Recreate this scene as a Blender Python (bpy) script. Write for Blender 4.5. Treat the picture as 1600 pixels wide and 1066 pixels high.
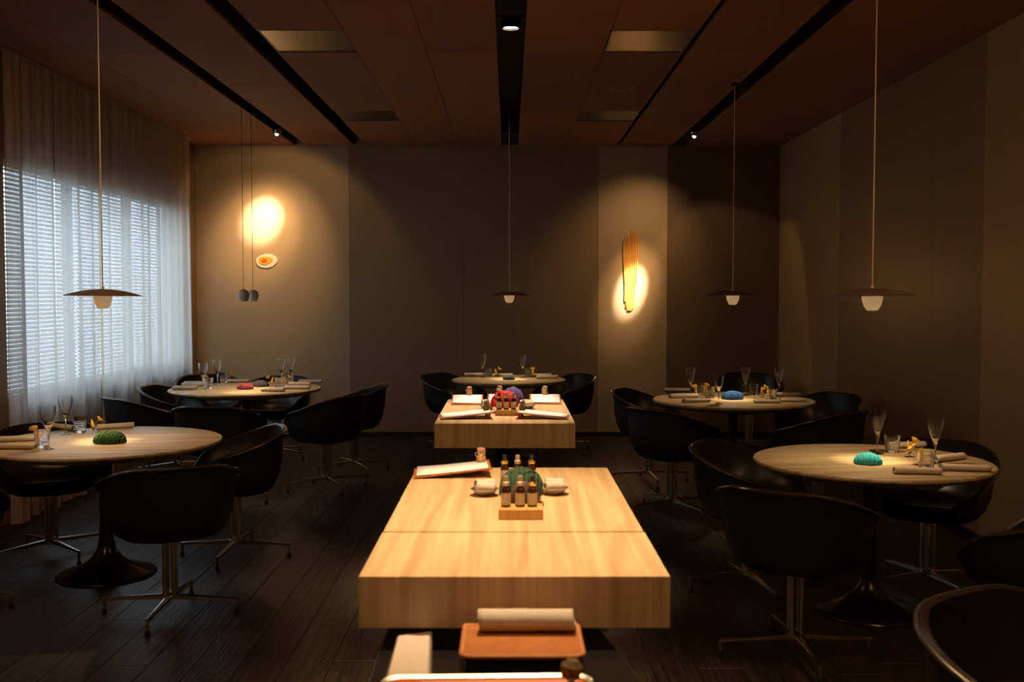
import bpy, bmesh, math, random
from mathutils import Vector, Matrix, noise
random.seed(7)
PI = math.pi
C = bpy.context.scene.collection
for o in list(bpy.data.objects): bpy.data.objects.remove(o)

# ------------------------------------------------------------------ camera, world, exposure
FOC = 1600.0; HC = 1.54
PITCH = math.atan(72/FOC); YAW = 5/FOC
cd = bpy.data.cameras.new('camera'); cam = bpy.data.objects.new('camera', cd); C.objects.link(cam)
cd.sensor_width = 36; cd.lens = 36*FOC/1600; cd.clip_start = .05
cam.location = (0, 0, HC); cam.rotation_euler = (PI/2-PITCH, 0, -YAW)
cd.dof.use_dof = True; cd.dof.focus_distance = 7.5; cd.dof.aperture_fstop = 4.5
bpy.context.scene.camera = cam
vs = bpy.context.scene.view_settings
bpy.context.scene.display_settings.display_device = 'sRGB'
vs.view_transform = 'Standard'; vs.look = 'None'; vs.gamma = 1; vs.exposure = 0.0; vs.use_curve_mapping = False
w = bpy.data.worlds.new('sky'); bpy.context.scene.world = w; w.use_nodes = True
w.node_tree.nodes['Background'].inputs[0].default_value = (.64, .83, 1, 1)
w.node_tree.nodes['Background'].inputs[1].default_value = 5.5

WARM = (1, .60, .27)
def spot(name, loc, target, power, size, blend, color=WARM, rad=.02):
    l = bpy.data.lights.new(name, 'SPOT'); l.energy = power; l.spot_size = math.radians(size); l.spot_blend = blend
    l.color = color; l.shadow_soft_size = rad
    o = bpy.data.objects.new(name, l); C.objects.link(o); o.location = loc
    o.rotation_euler = (Vector(target)-Vector(loc)).to_track_quat('-Z', 'Y').to_euler()
    return o
pl = bpy.data.lights.new('window_light', 'AREA'); pl.shape = 'RECTANGLE'; pl.size = 3.7; pl.size_y = 1.62
pl.cycles.is_portal = True
po = bpy.data.objects.new('window_light', pl); C.objects.link(po); po.location = (-3.62, 8.75, 1.64); po.rotation_euler = (0, -PI/2, 0)
po.rotation_euler = Vector((1, 0, 0)).to_track_quat('-Z', 'Y').to_euler()
# spots over the two service tables (their fittings sit in the ceiling slot)
spot('beam', (.012, 2.95, 3.1), (.0, 2.95, .9), 430, 62, .9, (1, .67, .34))
spot('beam', (.012, 6.22, 3.12), (-.02, 5.72, .9), 430, 38, .8, (1, .74, .46))
spot('beam', (.012, 1.30, 3.1), (.0, 2.0, .8), 9, 80, 1.0)
# wall washers in the side slots: each has a hard core and a wide halo
CORE = (1, .80, .60)
spot('beam', (-2.20, 9.97, 3.10), (-2.655, 11.1, 2.36), 1150, 21, 1.0, CORE)
spot('beam', (-2.20, 9.97, 3.10), (-2.685, 11.1, 2.24), 260, 40, 1.0)
spot('beam', (-2.20, 9.97, 3.10), (-2.66, 11.1, 2.0), 150, 66, 1.0)
spot('beam', (-2.20, 9.97, 3.10), (-2.60, 11.1, 1.75), 22, 110, .3)
spot('beam', (1.80, 10.08, 3.10), (1.335, 11.1, 1.615), 4200, 12, 1.0, CORE)
spot('beam', (1.80, 10.08, 3.10), (1.335, 11.1, 1.64), 420, 24, 1.0)
spot('beam', (1.80, 10.08, 3.10), (1.34, 11.1, 1.9), 120, 72, 1.0)
spot('beam', (1.80, 10.08, 3.10), (2.5, 11.1, 1.15), 40, 68, .3)
# unseen wide warm spots without fittings, added as fill to brighten the room
FILL_SPOTS = [(-2.225, 1.2, 62), (1.82, 1.2, 62), (-2.225, 4.3, 50), (1.82, 3.2, 34), (.012, -.6, 15)]
for (x, y, p) in FILL_SPOTS: spot('beam', (x, y, 3.12), (x, y+.9 if y < 5 else y, 0), p, 168, 1.0, (1, .56, .24), rad=.05)
# pendants
TB = dict(LF=(-2.22, 5.60, .625), RF=(1.757, 4.93, .558), RB=(1.72, 7.82, .61), LB=(-2.26, 8.78, .64), CC=(0, 9.72, .54))
PW_ = (1, .73, .41)
for (x, y, p) in ((-2.22, 5.6, 20), (1.75, 4.93, 20), (1.71, 7.82, 18), (0, 9.72, 19)):
    spot('beam', (x, y, 1.42), (x, y, 0), p, 116, 1.0, PW_, rad=.015)
    spot('beam', (x, y, 1.42), (x, y, 0), p*2.4, 36, 1.0, PW_, rad=.015)
for (x, y) in ((-2.17, 8.39), (-2.185, 8.76)):
    spot('beam', (x, y, 1.46), (x, y, 0), 13, 116, 1.0, PW_, rad=.015)
    spot('beam', (x, y, 1.46), (x, y, 0), 34, 36, 1.0, PW_, rad=.015)

# ------------------------------------------------------------------ helpers
def ray(px, py):
    x = (px-800)/FOC; y = -(py-533)/FOC
    fy = math.cos(PITCH)+y*math.sin(PITCH); fz = -math.sin(PITCH)+y*math.cos(PITCH)
    return Vector((x*math.cos(YAW)+fy*math.sin(YAW), -x*math.sin(YAW)+fy*math.cos(YAW), fz))
def pz(px, py, z):              # place of a point of the photograph on the level z
    r = ray(px, py); t = (z-HC)/r.z
    return Vector((r.x*t, r.y*t, z))

def mat(name, col, rough=.5, metal=0, **k):
    m = bpy.data.materials.new(name); m.use_nodes = True; b = m.node_tree.nodes['Principled BSDF']
    b.inputs['Base Color'].default_value = (*col, 1); b.inputs['Roughness'].default_value = rough; b.inputs['Metallic'].default_value = metal
    for kk, v in k.items(): b.inputs[kk.replace('_', ' ')].default_value = v
    return m
def nd(m, t, **k):
    n = m.node_tree.nodes.new(t)
    for a, v in k.items():
        if isinstance(getattr(n, a, None), bpy.types.bpy_prop_collection): continue
        setattr(n, a, v)
    return n
def noisy(m, c1, c2, scale=(1, 1, 1), nscale=5, detail=6, rng=(.35, .65), bump=0, bdist=.002, coord='Object', dist=0, extra=None):
    nt = m.node_tree; L = nt.links.new; b = nt.nodes['Principled BSDF']
    tc = nd(m, 'ShaderNodeTexCoord'); mp = nd(m, 'ShaderNodeMapping'); mp.inputs['Scale'].default_value = scale
    no = nd(m, 'ShaderNodeTexNoise'); no.inputs['Scale'].default_value = nscale; no.inputs['Detail'].default_value = detail; no.inputs['Distortion'].default_value = dist
    cr = nd(m, 'ShaderNodeValToRGB'); cr.color_ramp.elements[0].position = rng[0]; cr.color_ramp.elements[1].position = rng[1]
    cr.color_ramp.elements[0].color = (*c1, 1); cr.color_ramp.elements[1].color = (*c2, 1)
    L(tc.outputs[coord], mp.inputs[0]); L(mp.outputs[0], no.inputs[0]); L(no.outputs[0], cr.inputs[0]); L(cr.outputs[0], b.inputs['Base Color'])
    if bump:
        bp = nd(m, 'ShaderNodeBump'); bp.inputs['Strength'].default_value = bump; bp.inputs['Distance'].default_value = bdist
        L(no.outputs[0], bp.inputs['Height']); L(bp.outputs[0], b.inputs['Normal'])
    return m, no, cr, mp
def rand_tint(m, cr, lo=.8, hi=1.2):
    nt = m.node_tree; L = nt.links.new; b = nt.nodes['Principled BSDF']
    oi = nd(m, 'ShaderNodeObjectInfo'); mr = nd(m, 'ShaderNodeMapRange'); mr.inputs[3].default_value = lo; mr.inputs[4].default_value = hi
    hs = nd(m, 'ShaderNodeHueSaturation'); L(oi.outputs['Random'], mr.inputs[0]); L(mr.outputs[0], hs.inputs['Value']); L(cr.outputs[0], hs.inputs['Color']); L(hs.outputs[0], b.inputs['Base Color'])
    # shift the grain from piece to piece
    mp = [n for n in nt.nodes if n.type == 'MAPPING'][0]; cx = nd(m, 'ShaderNodeCombineXYZ'); mu = nd(m, 'ShaderNodeMath', operation='MULTIPLY'); mu.inputs[1].default_value = 37
    L(oi.outputs['Random'], mu.inputs[0])
    for i in range(3): L(mu.outputs[0], cx.inputs[i])
    L(cx.outputs[0], mp.inputs['Location'])

M = {}
M['ash'] = noisy(mat('ash', (.6, .42, .25), .42), (.50, .335, .19), (.70, .50, .30), (15, .45, .45), 2.6, 9, (.3, .65), .15, .001, dist=.6)[0]
def figure(m):   # a few long dark figure lines over the wood
    nt = m.node_tree; L = nt.links.new; b = nt.nodes['Principled BSDF']
    tc = nd(m, 'ShaderNodeTexCoord'); mp = nd(m, 'ShaderNodeMapping'); mp.inputs['Scale'].default_value = (1, .22, .22)
    wv = nd(m, 'ShaderNodeTexWave'); wv.bands_direction = 'X'; wv.inputs['Scale'].default_value = 1.1; wv.inputs['Distortion'].default_value = 7; wv.inputs['Detail'].default_value = 4; wv.inputs['Detail Scale'].default_value = 1.6
    cr = nd(m, 'ShaderNodeValToRGB'); cr.color_ramp.elements[0].position = 0; cr.color_ramp.elements[1].position = .05
    cr.color_ramp.elements[0].color = (.84, .79, .72, 1); cr.color_ramp.elements[1].color = (1, 1, 1, 1)
    mx = nd(m, 'ShaderNodeMixRGB', blend_type='MULTIPLY'); mx.inputs[0].default_value = 1
    old = b.inputs['Base Color'].links[0].from_socket
    L(tc.outputs['Object'], mp.inputs[0]); L(mp.outputs[0], wv.inputs[0]); L(wv.outputs[0], cr.inputs[0]); L(old, mx.inputs[1]); L(cr.outputs[0], mx.inputs[2]); L(mx.outputs[0], b.inputs['Base Color'])
figure(M['ash'])
M['oak'] = noisy(mat('oak', (.45, .3, .17), .40), (.27, .19, .10), (.64, .48, .275), (.9, 16, 16), 2.4, 9, (.32, .66), .2, .001, dist=.4)[0]
m, no, cr, mp = noisy(mat('dark_oak', (.03, .02, .014), .42), (.009, .006, .0043), (.046, .032, .021), (22, 1.1, 5), 2.6, 10, (.34, .66), 1.0, .004, dist=1.2); rand_tint(m, cr, .7, 1.35); M['floor'] = m
m, no, cr, mp = noisy(mat('rust_board', (.2, .07, .03), .85), (.17, .062, .018), (.36, .145, .045), (1, 1, 1), 260, 3, (.3, .7), .5, .002); rand_tint(m, cr, .85, 1.15); M['ceil'] = m
M['black'] = mat('black', (.006, .006, .006), .6)
M['gloss_black'] = mat('gloss_black', (.008, .008, .009), .22)
M['leather'] = noisy(mat('black_leather', (.012, .010, .010), .33), (.010, .008, .008), (.017, .014, .013), (1, 1, 1), 120, 3, (.3, .7), .25, .0006)[0]
M['shell'] = noisy(mat('black_shell', (.007, .006, .006), .5), (.006, .005, .005), (.010, .008, .008), (1, 1, 1), 90, 3, (.3, .7), .2, .0006)[0]
M['piping'] = mat('piping', (.05, .04, .032), .24)
M['chrome'] = mat('polished_aluminium', (.62, .58, .55), .20, 1)
M['dark_chrome'] = mat('dark_chrome', (.30, .27, .24), .12, 1)
M['silver'] = mat('silver', (.6, .57, .52), .42, 1)
def wallm(n, c):
    m, no, cr, mp = noisy(mat(n, c, .62), tuple(x*.93 for x in c), tuple(x*1.07 for x in c), (1, 1, 1), 180, 4, (.3, .7), .25, .0008); return m
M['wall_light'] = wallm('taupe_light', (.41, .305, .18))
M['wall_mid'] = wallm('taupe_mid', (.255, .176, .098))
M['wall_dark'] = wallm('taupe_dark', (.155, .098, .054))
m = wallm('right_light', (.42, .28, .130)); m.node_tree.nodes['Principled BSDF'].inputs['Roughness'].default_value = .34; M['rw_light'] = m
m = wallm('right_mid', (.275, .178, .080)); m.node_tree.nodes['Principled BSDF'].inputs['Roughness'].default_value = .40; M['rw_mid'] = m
M['plain_dark'] = mat('plain_dark', (.05, .035, .025), .8)
M['glass'] = mat('clear_glass', (1, 1, 1), 0, 0, Transmission_Weight=1, IOR=1.45)
M['amber'] = mat('amber_glass', (.05, .014, .005), .08, 0, IOR=1.5)
M['label'] = mat('bottle_label', (.62, .52, .42), .7)
nt = M['label'].node_tree; L = nt.links.new
tc = nd(M['label'], 'ShaderNodeTexCoord'); wv = nd(M['label'], 'ShaderNodeTexWave'); wv.bands_direction = 'Z'; wv.inputs['Scale'].default_value = 60; wv.inputs['Distortion'].default_value = .4
cr = nd(M['label'], 'ShaderNodeValToRGB'); cr.color_ramp.elements[0].position = .05; cr.color_ramp.elements[1].position = .25; cr.color_ramp.elements[0].color = (.42, .33, .25, 1); cr.color_ramp.elements[1].color = (.62, .52, .42, 1)
L(tc.outputs['Object'], wv.inputs[0]); L(wv.outputs[0], cr.inputs[0]); L(cr.outputs[0], nt.nodes['Principled BSDF'].inputs['Base Color'])
M['gold'] = mat('gold', (.9, .62, .12), .25, 1)
M['cap_pale'] = mat('pale_cap', (.62, .50, .38), .4, .5)
M['cap_dark'] = mat('dark_cap', (.03, .025, .02), .4)
M['cork'] = noisy(mat('cork', (.55, .27, .11), .8), (.40, .18, .07), (.66, .33, .14), (1, 1, 1), 120, 4, (.3, .7), .3, .001)[0]
M['cork_dark'] = noisy(mat('cork_dark', (.2, .14, .05), .8), (.10, .07, .02), (.26, .19, .07), (1, 1, 1), 120, 4, (.3, .7), .3, .001)[0]
M['linen'] = noisy(mat('linen', (.55, .46, .38), .9), (.47, .39, .33), (.60, .50, .43), (1, 1, 1), 220, 3, (.3, .7), .4, .001)[0]
M['white_linen'] = noisy(mat('white_linen', (.8, .72, .64), .9), (.52, .45, .40), (.62, .54, .49), (1, 1, 1), 160, 3, (.3, .7), .4, .001)[0]
M['paper'] = mat('paper', (.80, .85, .94), .8)
M['tan'] = noisy(mat('tan_leather', (.5, .16, .04), .5), (.34, .105, .02), (.46, .15, .03), (1, 1, 1), 60, 4, (.3, .7), .2, .001)[0]
M['stitch'] = mat('stitch', (.8, .5, .3), .7)
M['orange'] = mat('orange_leather', (.75, .13, .02), .45)
M['flower'] = mat('flower_yellow', (.90, .50, .03), .6)
M['flower_o'] = mat('flower_orange', (.85, .42, .05), .6)
M['stem'] = mat('stem', (.25, .3, .06), .6)
M['box_wood'] = noisy(mat('box_wood', (.6, .36, .12), .5), (.5, .28, .08), (.66, .40, .15), (20, 2, 2), 2, 5, (.3, .7))[0]
M['lamp_shade'] = mat('lamp_shade', (.20, .13, .10), .55)
M['ceramic'] = mat('ceramic', (.62, .50, .36), .5, 0, Emission_Color=(1, .62, .28, 1), Emission_Strength=.30)
M['grey_egg'] = mat('grey_egg', (.52, .50, .47), .45)
M['cord'] = mat('cord', (.9, .74, .56), .5)
M['grille'] = mat('white_grille', (.45, .44, .42), .5)
M['blind'] = mat('blind_slat', (.80, .80, .78), .5)
M['frame'] = mat('window_frame', (.10, .09, .08), .5)
M['perf'] = mat('perforated_metal', (.42, .36, .28), .30, .9)
nt = M['perf'].node_tree; L = nt.links.new
tc = nd(M['perf'], 'ShaderNodeTexCoord'); vo = nd(M['perf'], 'ShaderNodeTexVoronoi'); vo.inputs['Scale'].default_value = 75; vo.inputs['Randomness'].default_value = 0
cr = nd(M['perf'], 'ShaderNodeValToRGB'); cr.color_ramp.elements[0].position = .22; cr.color_ramp.elements[1].position = .32; cr.color_ramp.elements[0].color = (.02, .015, .01, 1); cr.color_ramp.elements[1].color = (.13, .11, .08, 1)
L(tc.outputs['Object'], vo.inputs[0]); L(vo.outputs[0], cr.inputs[0]); L(cr.outputs[0], nt.nodes['Principled BSDF'].inputs['Base Color'])
M['lens'] = mat('lens', (1, 1, 1), .5, 0, Emission_Color=(1, .86, .7, 1), Emission_Strength=9)
def yarnm(n, c): return mat(n, c, .85)
YC = dict(green=(.035, .10, .022), pink=(.30, .045, .075), charcoal=(.045, .045, .055), navy=(.028, .024, .06), blue=(.012, .085, .30), teal=(.03, .46, .52), forest=(.020, .058, .028), brown=(.09, .042, .035), red=(.62, .03, .035), violet=(.10, .075, .30))
for k, v in YC.items(): M['yarn_'+k] = yarnm('yarn_'+k, v)
# window glass and sheer curtain
m = bpy.data.materials.new('window_glass'); m.use_nodes = True; nt = m.node_tree; nt.nodes.remove(nt.nodes['Principled BSDF']); L = nt.links.new
tr = nt.nodes.new('ShaderNodeBsdfTransparent'); gl = nt.nodes.new('ShaderNodeBsdfGlossy'); gl.inputs['Roughness'].default_value = 0; mx = nt.nodes.new('ShaderNodeMixShader'); mx.inputs[0].default_value = .06
L(tr.outputs[0], mx.inputs[1]); L(gl.outputs[0], mx.inputs[2]); L(mx.outputs[0], nt.nodes['Material Output'].inputs[0]); M['pane'] = m
m = bpy.data.materials.new('sheer_curtain'); m.use_nodes = True; nt = m.node_tree; nt.nodes.remove(nt.nodes['Principled BSDF']); L = nt.links.new
tr = nt.nodes.new('ShaderNodeBsdfTransparent'); tl = nt.nodes.new('ShaderNodeBsdfTranslucent'); df = nt.nodes.new('ShaderNodeBsdfDiffuse')
tl.inputs[0].default_value = (.62, .60, .58, 1); df.inputs[0].default_value = (.78, .60, .40, 1)
m1 = nt.nodes.new('ShaderNodeMixShader'); m1.inputs[0].default_value = .45; m2 = nt.nodes.new('ShaderNodeMixShader')
tc = nt.nodes.new('ShaderNodeTexCoord'); mp = nt.nodes.new('ShaderNodeMapping'); mp.inputs['Scale'].default_value = (1, 14, .25); no = nt.nodes.new('ShaderNodeTexNoise'); no.inputs['Scale'].default_value = 6; no.inputs['Detail'].default_value = 6
mr = nt.nodes.new('ShaderNodeMapRange'); mr.inputs[1].default_value = .3; mr.inputs[2].default_value = .7; mr.inputs[3].default_value = .84; mr.inputs[4].default_value = .94
L(tc.outputs['Object'], mp.inputs[0]); L(mp.outputs[0], no.inputs[0]); L(no.outputs[0], mr.inputs[0]); L(mr.outputs[0], m2.inputs[0])
L(tl.outputs[0], m1.inputs[1]); L(df.outputs[0], m1.inputs[2]); L(tr.outputs[0], m2.inputs[1]); L(m1.outputs[0], m2.inputs[2]); L(m2.outputs[0], nt.nodes['Material Output'].inputs[0]); M['sheer'] = m

class MB:
    def __init__(s): s.v = []; s.f = []
    def add(s, vs, fs, T=None):
        n = len(s.v); s.v += [tuple(T @ Vector(v)) if T else tuple(v) for v in vs]; s.f += [tuple(i+n for i in f) for f in fs]; return s
    def box(s, a, b, T=None):
        (x0, y0, z0), (x1, y1, z1) = a, b
        return s.add([(x0, y0, z0), (x1, y0, z0), (x1, y1, z0), (x0, y1, z0), (x0, y0, z1), (x1, y0, z1), (x1, y1, z1), (x0, y1, z1)],
              [(3, 2, 1, 0), (4, 5, 6, 7), (0, 1, 5, 4), (1, 2, 6, 5), (2, 3, 7, 6), (3, 0, 4, 7)], T)
    def lathe(s, prof, n=24, T=None, closed=False, sx=1, sy=1):
        vs = []; fs = []; k = len(prof)
        for i in range(n):
            a = 2*PI*i/n
            for r, z in prof: vs.append((r*math.cos(a)*sx, r*math.sin(a)*sy, z))
        for i in range(n):
            j = (i+1) % n
            for q in range(k if closed else k-1):
                q2 = (q+1) % k
                fs.append((i*k+q, j*k+q, j*k+q2, i*k+q2))
        return s.add(vs, fs, T)
    def tube(s, pts, r, n=6, T=None, closed=False):
        pts = [Vector(p) for p in pts]; vs = []; fs = []; m = len(pts); rr = r if isinstance(r, (list, tuple)) else [r]*m
        up = None
        for i, p in enumerate(pts):
            if closed: t = (pts[(i+1) % m]-pts[i-1])
            else: t = pts[min(i+1, m-1)]-pts[max(i-1, 0)]
            t.normalize()
            if up is None: up = Vector((0, 0, 1)) if abs(t.z) < .9 else Vector((1, 0, 0))
            a = t.cross(up)
            if a.length < 1e-4: a = t.orthogonal()
            a.normalize(); up = a.cross(t).normalized()
            for q in range(n):
                an = 2*PI*q/n; vs.append(p+(a*math.cos(an)+up*math.sin(an))*rr[i])
        for i in range(m if closed else m-1):
            j = (i+1) % m
            for q in range(n): fs.append((i*n+q, i*n+(q+1) % n, j*n+(q+1) % n, j*n+q))
        if not closed: fs += [tuple(range(n-1, -1, -1)), tuple(range((m-1)*n, m*n))]
        return s.add(vs, fs, T)
    def grid(s, P, T=None, wrap=False):
        m = len(P); k = len(P[0]); fs = []
        for i in range(m-1 if not wrap else m):
            for j in range(k-1): fs.append((i*k+j, ((i+1) % m)*k+j, ((i+1) % m)*k+j+1, i*k+j+1))
        return s.add([p for r in P for p in r], fs, T)
    def build(s, name, m, parent=None, smooth=True, bevel=0, bang=40, loc=None, rot=None, solid=0, soff=0, sub=0):
        me = bpy.data.meshes.new(name); me.from_pydata(s.v, [], s.f)
        bm = bmesh.new(); bm.from_mesh(me); bmesh.ops.recalc_face_normals(bm, faces=bm.faces); bm.to_mesh(me); bm.free()
        me.materials.append(m); o = bpy.data.objects.new(name, me); C.objects.link(o)
        if smooth:
            me.polygons.foreach_set('use_smooth', [True]*len(me.polygons)); me.set_sharp_from_angle(angle=math.radians(bang))
        if solid:
            md = o.modifiers.new('s', 'SOLIDIFY'); md.thickness = solid; md.offset = soff
        if bevel:
            md = o.modifiers.new('b', 'BEVEL'); md.width = bevel; md.segments = 2; md.limit_method = 'ANGLE'
        if sub:
            md = o.modifiers.new('d', 'SUBSURF'); md.levels = md.render_levels = sub
        if parent: o.parent = parent
        if loc is not None: o.location = loc
        if rot is not None: o.rotation_euler = rot
        return o
def tag(o, label=None, cat=None, group=None, kind=None):
    for k, v in (('label', label), ('category', cat), ('group', group), ('kind', kind)):
        if v: o[k] = v
    return o
def thing(name, loc, rz=0, label=None, cat=None, group=None):
    o = bpy.data.objects.new(name, None); C.objects.link(o); o.location = loc; o.rotation_euler = (0, 0, rz); o.empty_display_size = .1
    return tag(o, label, cat, group)
def kids(o): return [c for c in bpy.data.objects if c.parent == o]
TREE = {}
def dup(root, loc, rz, label, group=None):
    if root.name not in TREE: TREE[root.name] = [(c, kids(c)) for c in kids(root)]
    r = root.copy(); C.objects.link(r); r.location = loc; r.rotation_euler = (0, 0, rz); r['label'] = label
    if group: r['group'] = group
    for c, gs in TREE[root.name]:
        cc = c.copy(); C.objects.link(cc); cc.parent = r
        for g in gs:
            gg = g.copy(); C.objects.link(gg); gg.parent = cc
    return r
class Kind:      # the first call places the thing itself, later calls copy it
    def __init__(s, make): s.make = make; s.o = None
    def __call__(s, loc, rz, label, group=None):
        if s.o is None:
            s.o = s.make(); s.o.location = loc; s.o.rotation_euler = (0, 0, rz); s.o['label'] = label
            if group: s.o['group'] = group
            return s.o
        return dup(s.o, loc, rz, label, group)

# ------------------------------------------------------------------ room shell
XL, XR, YB, YF, H = -3.38, 2.925, 11.10, -1.5, 3.14
fl = MB().box((XL-.3, YF, -.1), (XR+.2, YB+.2, -.012)).build('floor', M['black'], smooth=False); tag(fl, kind='structure')
PW = .19; x = XL-.02; ci = 0
meshes = {}
for c in range(34):
    y = 3.2 - random.random()*1.6
    while y < YB:
        ln = random.choice((1.8, 2.0, 2.2, 2.4)); y1 = min(y+ln, YB+.01)
        ln2 = round(y1-y, 2)
        if ln2 > .05 and x < XR:
            if ln2 in meshes:
                o = bpy.data.objects.new('plank', meshes[ln2]); C.objects.link(o); o.parent = fl
            else:
                o = MB().box((0, 0, -.012), (PW-.0022, ln2-.0022, 0)).build('plank', M['floor'], fl, smooth=False, bevel=.0012); meshes[ln2] = o.data
            if not o.modifiers:
                md = o.modifiers.new('b', 'BEVEL'); md.width = .0012; md.segments = 1; md.limit_method = 'ANGLE'
            o.location = (x, y, 0)
        y = y1
    x += PW
# back wall with its covering strips
wb = MB().box((XL-.2, YB+.012, -.1), (XR+.2, YB+.2, H+.3)).build('wall_back', M['wall_mid'], smooth=False); tag(wb, kind='structure')
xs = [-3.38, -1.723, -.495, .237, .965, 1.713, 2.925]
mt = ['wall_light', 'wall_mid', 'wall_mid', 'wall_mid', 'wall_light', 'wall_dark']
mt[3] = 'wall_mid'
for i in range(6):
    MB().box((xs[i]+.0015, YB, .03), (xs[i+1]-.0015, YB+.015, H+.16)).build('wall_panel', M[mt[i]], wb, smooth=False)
wr = MB().box((XR+.012, YF, -.1), (XR+.2, YB+.2, H+.3)).build('wall_right', M['rw_mid'], smooth=False); tag(wr, kind='structure')
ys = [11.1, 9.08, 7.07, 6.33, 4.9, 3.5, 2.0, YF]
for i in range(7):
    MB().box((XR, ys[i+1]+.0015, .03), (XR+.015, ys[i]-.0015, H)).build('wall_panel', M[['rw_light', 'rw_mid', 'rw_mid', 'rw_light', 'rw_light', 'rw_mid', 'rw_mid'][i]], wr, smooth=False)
tag(MB().box((XL, YB-.02, 0), (XR-.02, YB+.01, .05)).build('baseboard_back', M['black'], smooth=False), kind='structure')
tag(MB().box((XR-.02, YF, 0), (XR+.01, YB-.02, .05)).build('baseboard_right', M['black'], smooth=False), kind='structure')
tag(MB().box((XL-.2, YF-.2, -.1), (XR+.2, YF, H+.3)).build('wall_front', M['plain_dark'], smooth=False), kind='structure')
# left wall with the window opening
W0, W1, S0, S1 = 6.90, 10.60, .82, 2.46
wl = MB().box((XL-.2, YF, -.1), (XL, W0, H+.3)).box((XL-.2, W1, -.1), (XL, YB+.2, H+.3)).box((XL-.2, W0, -.1), (XL, W1, S0)).box((XL-.2, W0, S1), (XL, W1, H+.3))
wl = tag(wl.build('wall_left', M['wall_mid'], smooth=False), kind='structure')
wd = MB()
wd.box((XL-.14, W0, S0), (XL-.08, W0+.05, S1)).box((XL-.14, W1-.05, S0), (XL-.08, W1, S1)).box((XL-.14, W0+.05, S0), (XL-.08, W1-.05, S0+.05)).box((XL-.14, W0+.05, S1-.05), (XL-.08, W1-.05, S1))
mul = (8.13, 9.37)
for y in mul: wd.box((XL-.14, y-.03, S0+.05), (XL-.08, y+.03, S1-.05))
wd = tag(wd.build('window_1', M['frame'], smooth=False), kind='structure')
for a, b in ((W0+.05, 8.10), (8.16, 9.34), (9.40, W1-.05)):
    MB().box((XL-.115, a, S0+.05), (XL-.109, b, S1-.05)).build('window_pane', M['pane'], wd, smooth=False)
MB().box((XL-.08, W0, S0-.02), (XL+.015, W1, S0+.012)).build('window_sill', M['wall_light'], wd, smooth=False)
# venetian blinds
slat = None
for k, (a, b, lab) in enumerate(((W0+.02, 8.11, 'white venetian blind behind the sheer curtain, the one nearest the camera'), (8.14, 9.36, 'white venetian blind behind the sheer curtain, middle one of the window'), (9.39, W1-.02, 'white venetian blind behind the sheer curtain, the one nearest the back wall'))):
    t = thing('venetian_blind', (XL-.045, (a+b)/2, S0), 0, lab, 'blind', 'venetian blinds in the window')
    hw = (b-a)/2
    MB().box((-.02, -hw, S1-S0-.05), (.02, hw, S1-S0)).build('head_rail', M['blind'], t, smooth=False)
    MB().box((-.013, -hw, .015), (.013, hw, .03)).build('bottom_rail', M['blind'], t, smooth=False)
    mesh = None; z = .055
    while z < S1-S0-.06:
        if mesh is None:
            ca, sa = .0145*math.cos(math.radians(48)), .0145*math.sin(math.radians(48))
            o = MB().box((-.0145, -hw, -.0006), (.0145, hw, .0006), Matrix.Rotation(math.radians(48), 4, 'Y')).build('slat', M['blind'], t, smooth=False); mesh = o.data
        else:
            o = bpy.data.objects.new('slat', mesh); C.objects.link(o); o.parent = t
        o.location.z = z; z += .031
    for q in (-.6, .6): MB().tube([(.017, hw*q, .03), (.017, hw*q, S1-S0-.04)], .0012, 4).build('ladder_cord', M['blind'], t)
# sheer curtain panels
cur = [(6.72, 7.472, 'leftmost panel of the sheer curtain, brown at the top and pale blue below'), (7.49, 8.20, 'second sheer curtain panel from the left, directly behind the left pendant lamp'), (8.222, 9.635, 'widest sheer curtain panel, third from the left'), (9.65, 10.62, 'rightmost sheer curtain panel, next to the wall with the egg shaped plate')]
for k, (a, b, lab) in enumerate(cur):
    N = int((b-a)*70); P = []; ph = random.random()*6
    for i in range(N+1):
        u = i/N; col = []
        for j in range(13):
            z = .015+(H-.03)*j/12; zz = j/12
            am = .026+.012*(1-zz)
            wv = math.sin(u*(b-a)*2*PI*4.3+ph)+.5*math.sin(u*(b-a)*2*PI*11.3+ph*2+zz)
            wv += .7*math.sin(u*(b-a)*2*PI*2.0+ph*3+zz*.8)
            y = a+(b-a)*u + (.06*(1-zz)**2*(1 if u > .8 else 0)*(u-.8)*5 if k == 3 else 0) + (.012*math.sin(3*zz+ph)*(1-zz))
            col.append((-3.275+am*wv*.62, y, z))
        P.append(col)
    t = thing('curtain', (0, 0, 0), 0, lab, 'curtain', 'sheer curtain panels along the window')
    t.location = (-3.275, (a+b)/2, 0)
    T = Matrix.Translation((3.275, -(a+b)/2, 0))
    MB().grid(P, T).build('cloth', M['sheer'], t)
    MB().box((-.02, -(b-a)/2, H-.017), (.02, (b-a)/2, H-.001)).build('top_hem', M['sheer'], t, smooth=False)

# ceiling: dark void with slots, boards below
slots = [(-2.285, -2.165), (-1.655, -1.53), (-.075, .10), (1.155, 1.19), (1.75, 1.893)]
ce = MB().box((XL-.2, YF, H+.16), (XR+.2, YB+.2, H+.3))
xe = [XL-.0]
for a, b in slots: xe += [a, b]
xe.append(XR+.015)
for i in range(0, len(xe), 2):
    ce.box((xe[i], YF, H+.024), (xe[i+1], YB+.01, H+.16))
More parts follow.
